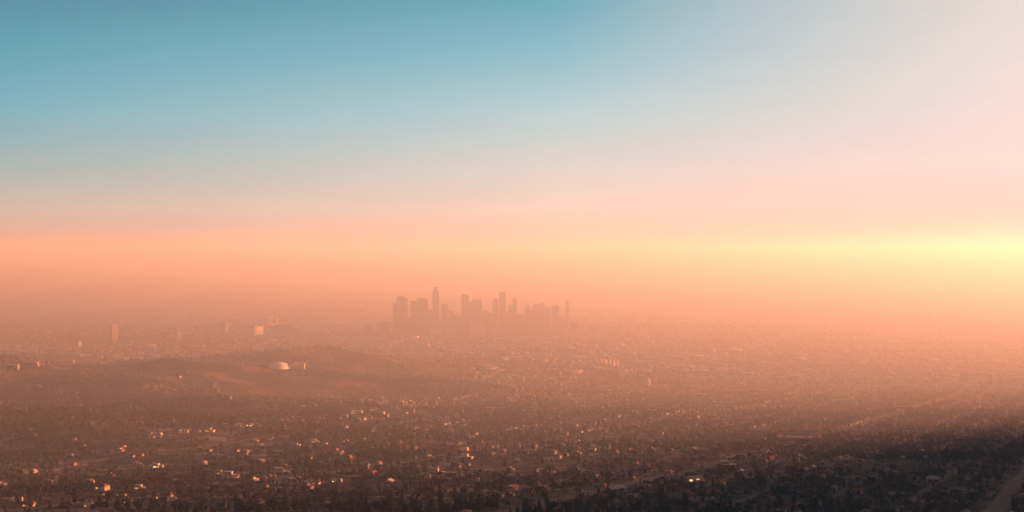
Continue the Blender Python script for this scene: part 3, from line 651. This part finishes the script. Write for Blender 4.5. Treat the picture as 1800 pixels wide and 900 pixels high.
# ------------------------------------------------------------------ sun and sky
l = bpy.data.lights.new('sun', 'SUN'); l.energy = SUN_E; l.angle = R(SUN_ANG); l.color = SUN_COL
lo = bpy.data.objects.new('sun', l); C.objects.link(lo)
dv = Vector((math.sin(R(SUN_AZ))*math.cos(R(SUN_EL)), math.cos(R(SUN_AZ))*math.cos(R(SUN_EL)), math.sin(R(SUN_EL))))
lo.rotation_euler = dv.to_track_quat('Z', 'Y').to_euler(); lo.location = (3000, 0, 2000)
w = bpy.data.worlds.new('World'); sc.world = w; w.use_nodes = True; nt = w.node_tree; N = nt.nodes; L = nt.links; N.clear()
def s2l(c): return tuple(((v/255)/12.92 if v <= 10 else ((v/255+.055)/1.055)**2.4) for v in c)
def ramp(stops, fac):
    r = N.new('ShaderNodeValToRGB'); e = r.color_ramp.elements; e.remove(e[-1])
    for i, (y, c) in enumerate(stops):
        t = (math.sin(math.atan((450-y)/2468))+.06)/.36
        q = e[0] if i == 0 else e.new(t)
        q.position = t; q.color = (*s2l(c), 1)
    L.new(fac, r.inputs[0]); return r.outputs[0]
def M(op, a, b=None, clamp=False):
    n = N.new('ShaderNodeMath'); n.operation = op; n.use_clamp = clamp
    for i, x in enumerate((a, b)):
        if x is None: continue
        if isinstance(x, (int, float)): n.inputs[i].default_value = x
        else: L.new(x, n.inputs[i])
    return n.outputs[0]
def mixc(a, b, f):
    n = N.new('ShaderNodeMix'); n.data_type = 'RGBA'
    L.new(f, n.inputs['Factor']); L.new(a, n.inputs[6]); L.new(b, n.inputs[7]); return n.outputs[2]
def mr(v, a, b, s='SMOOTHSTEP'):
    n = N.new('ShaderNodeMapRange'); n.interpolation_type = s; L.new(v, n.inputs[0]); n.inputs[1].default_value = a; n.inputs[2].default_value = b; return n.outputs[0]
tc = N.new('ShaderNodeTexCoord'); sp = N.new('ShaderNodeSeparateXYZ'); L.new(tc.outputs['Generated'], sp.inputs[0]); X, Y, Z = sp.outputs
el = M('DIVIDE', M('ADD', Z, .06), .36, clamp=True); az = M('ARCTAN2', X, Y)
RL = [(560, (80, 80, 85)), (470, (95, 110, 115)), (430, (135, 152, 155)), (370, (165, 190, 190)), (300, (115, 182, 190)), (200, (55, 175, 198)), (100, (0, 158, 184)), (0, (0, 130, 160)), (-300, (0, 70, 115)), (-760, (0, 40, 80))]
RC = [(560, (70, 75, 85)), (480, (95, 110, 122)), (430, (150, 172, 182)), (370, (190, 207, 210)), (300, (186, 212, 216)), (200, (150, 208, 218)), (100, (95, 188, 208)), (0, (20, 166, 190)), (-300, (0, 90, 130)), (-760, (0, 50, 90))]
RR = [(560, (30, 30, 70)), (480, (40, 40, 105)), (430, (90, 108, 165)), (370, (152, 172, 200)), (300, (195, 206, 218)), (150, (208, 216, 218)), (0, (210, 215, 214)), (-300, (120, 140, 150)), (-760, (60, 80, 100))]
c = mixc(ramp(RL, el), ramp(RC, el), mr(az, R(-22), R(2), 'LINEAR')); c = mixc(c, ramp(RR, el), mr(az, R(2), R(21), 'LINEAR'))
f = M('MAXIMUM', mr(M('MULTIPLY', az, -1), R(24), R(50)), mr(az, R(24), R(55)))
zn = N.new('ShaderNodeRGB'); zn.outputs[0].default_value = (.012, .045, .075, 1); fz = mr(Z, .19, .42)
dk = N.new('ShaderNodeRGB'); dk.outputs[0].default_value = (.06, .03, .015, 1); c = mixc(mixc(c, dk.outputs[0], f), zn.outputs[0], fz)
mp = N.new('ShaderNodeMapping'); mp.inputs['Scale'].default_value = (5, 5, 60); L.new(tc.outputs['Generated'], mp.inputs[0])
nz = N.new('ShaderNodeTexNoise'); nz.inputs['Scale'].default_value = 1.2; nz.inputs['Detail'].default_value = 5; L.new(mp.outputs[0], nz.inputs['Vector'])
hs = N.new('ShaderNodeHueSaturation'); nr = N.new('ShaderNodeMapRange'); nr.inputs[3].default_value = .955; nr.inputs[4].default_value = 1.045
L.new(nz.outputs['Fac'], nr.inputs[0]); L.new(nr.outputs[0], hs.inputs['Value']); L.new(c, hs.inputs['Color']); c = hs.outputs[0]
sk = N.new('ShaderNodeTexSky'); sk.sky_type = 'NISHITA'; sk.sun_disc = False; sk.sun_elevation = R(SUN_EL); sk.sun_rotation = R(SUN_AZ); sk.dust_density = 3
b1 = N.new('ShaderNodeBackground'); L.new(c, b1.inputs[0]); b1.inputs[1].default_value = WM*2**-EXPO
b2 = N.new('ShaderNodeBackground'); L.new(sk.outputs[0], b2.inputs[0]); b2.inputs[1].default_value = .1
ms = N.new('ShaderNodeMixShader'); ms.inputs[0].default_value = .0015; ou = N.new('ShaderNodeOutputWorld')
L.new(b1.outputs[0], ms.inputs[1]); L.new(b2.outputs[0], ms.inputs[2]); L.new(ms.outputs[0], ou.inputs[0])
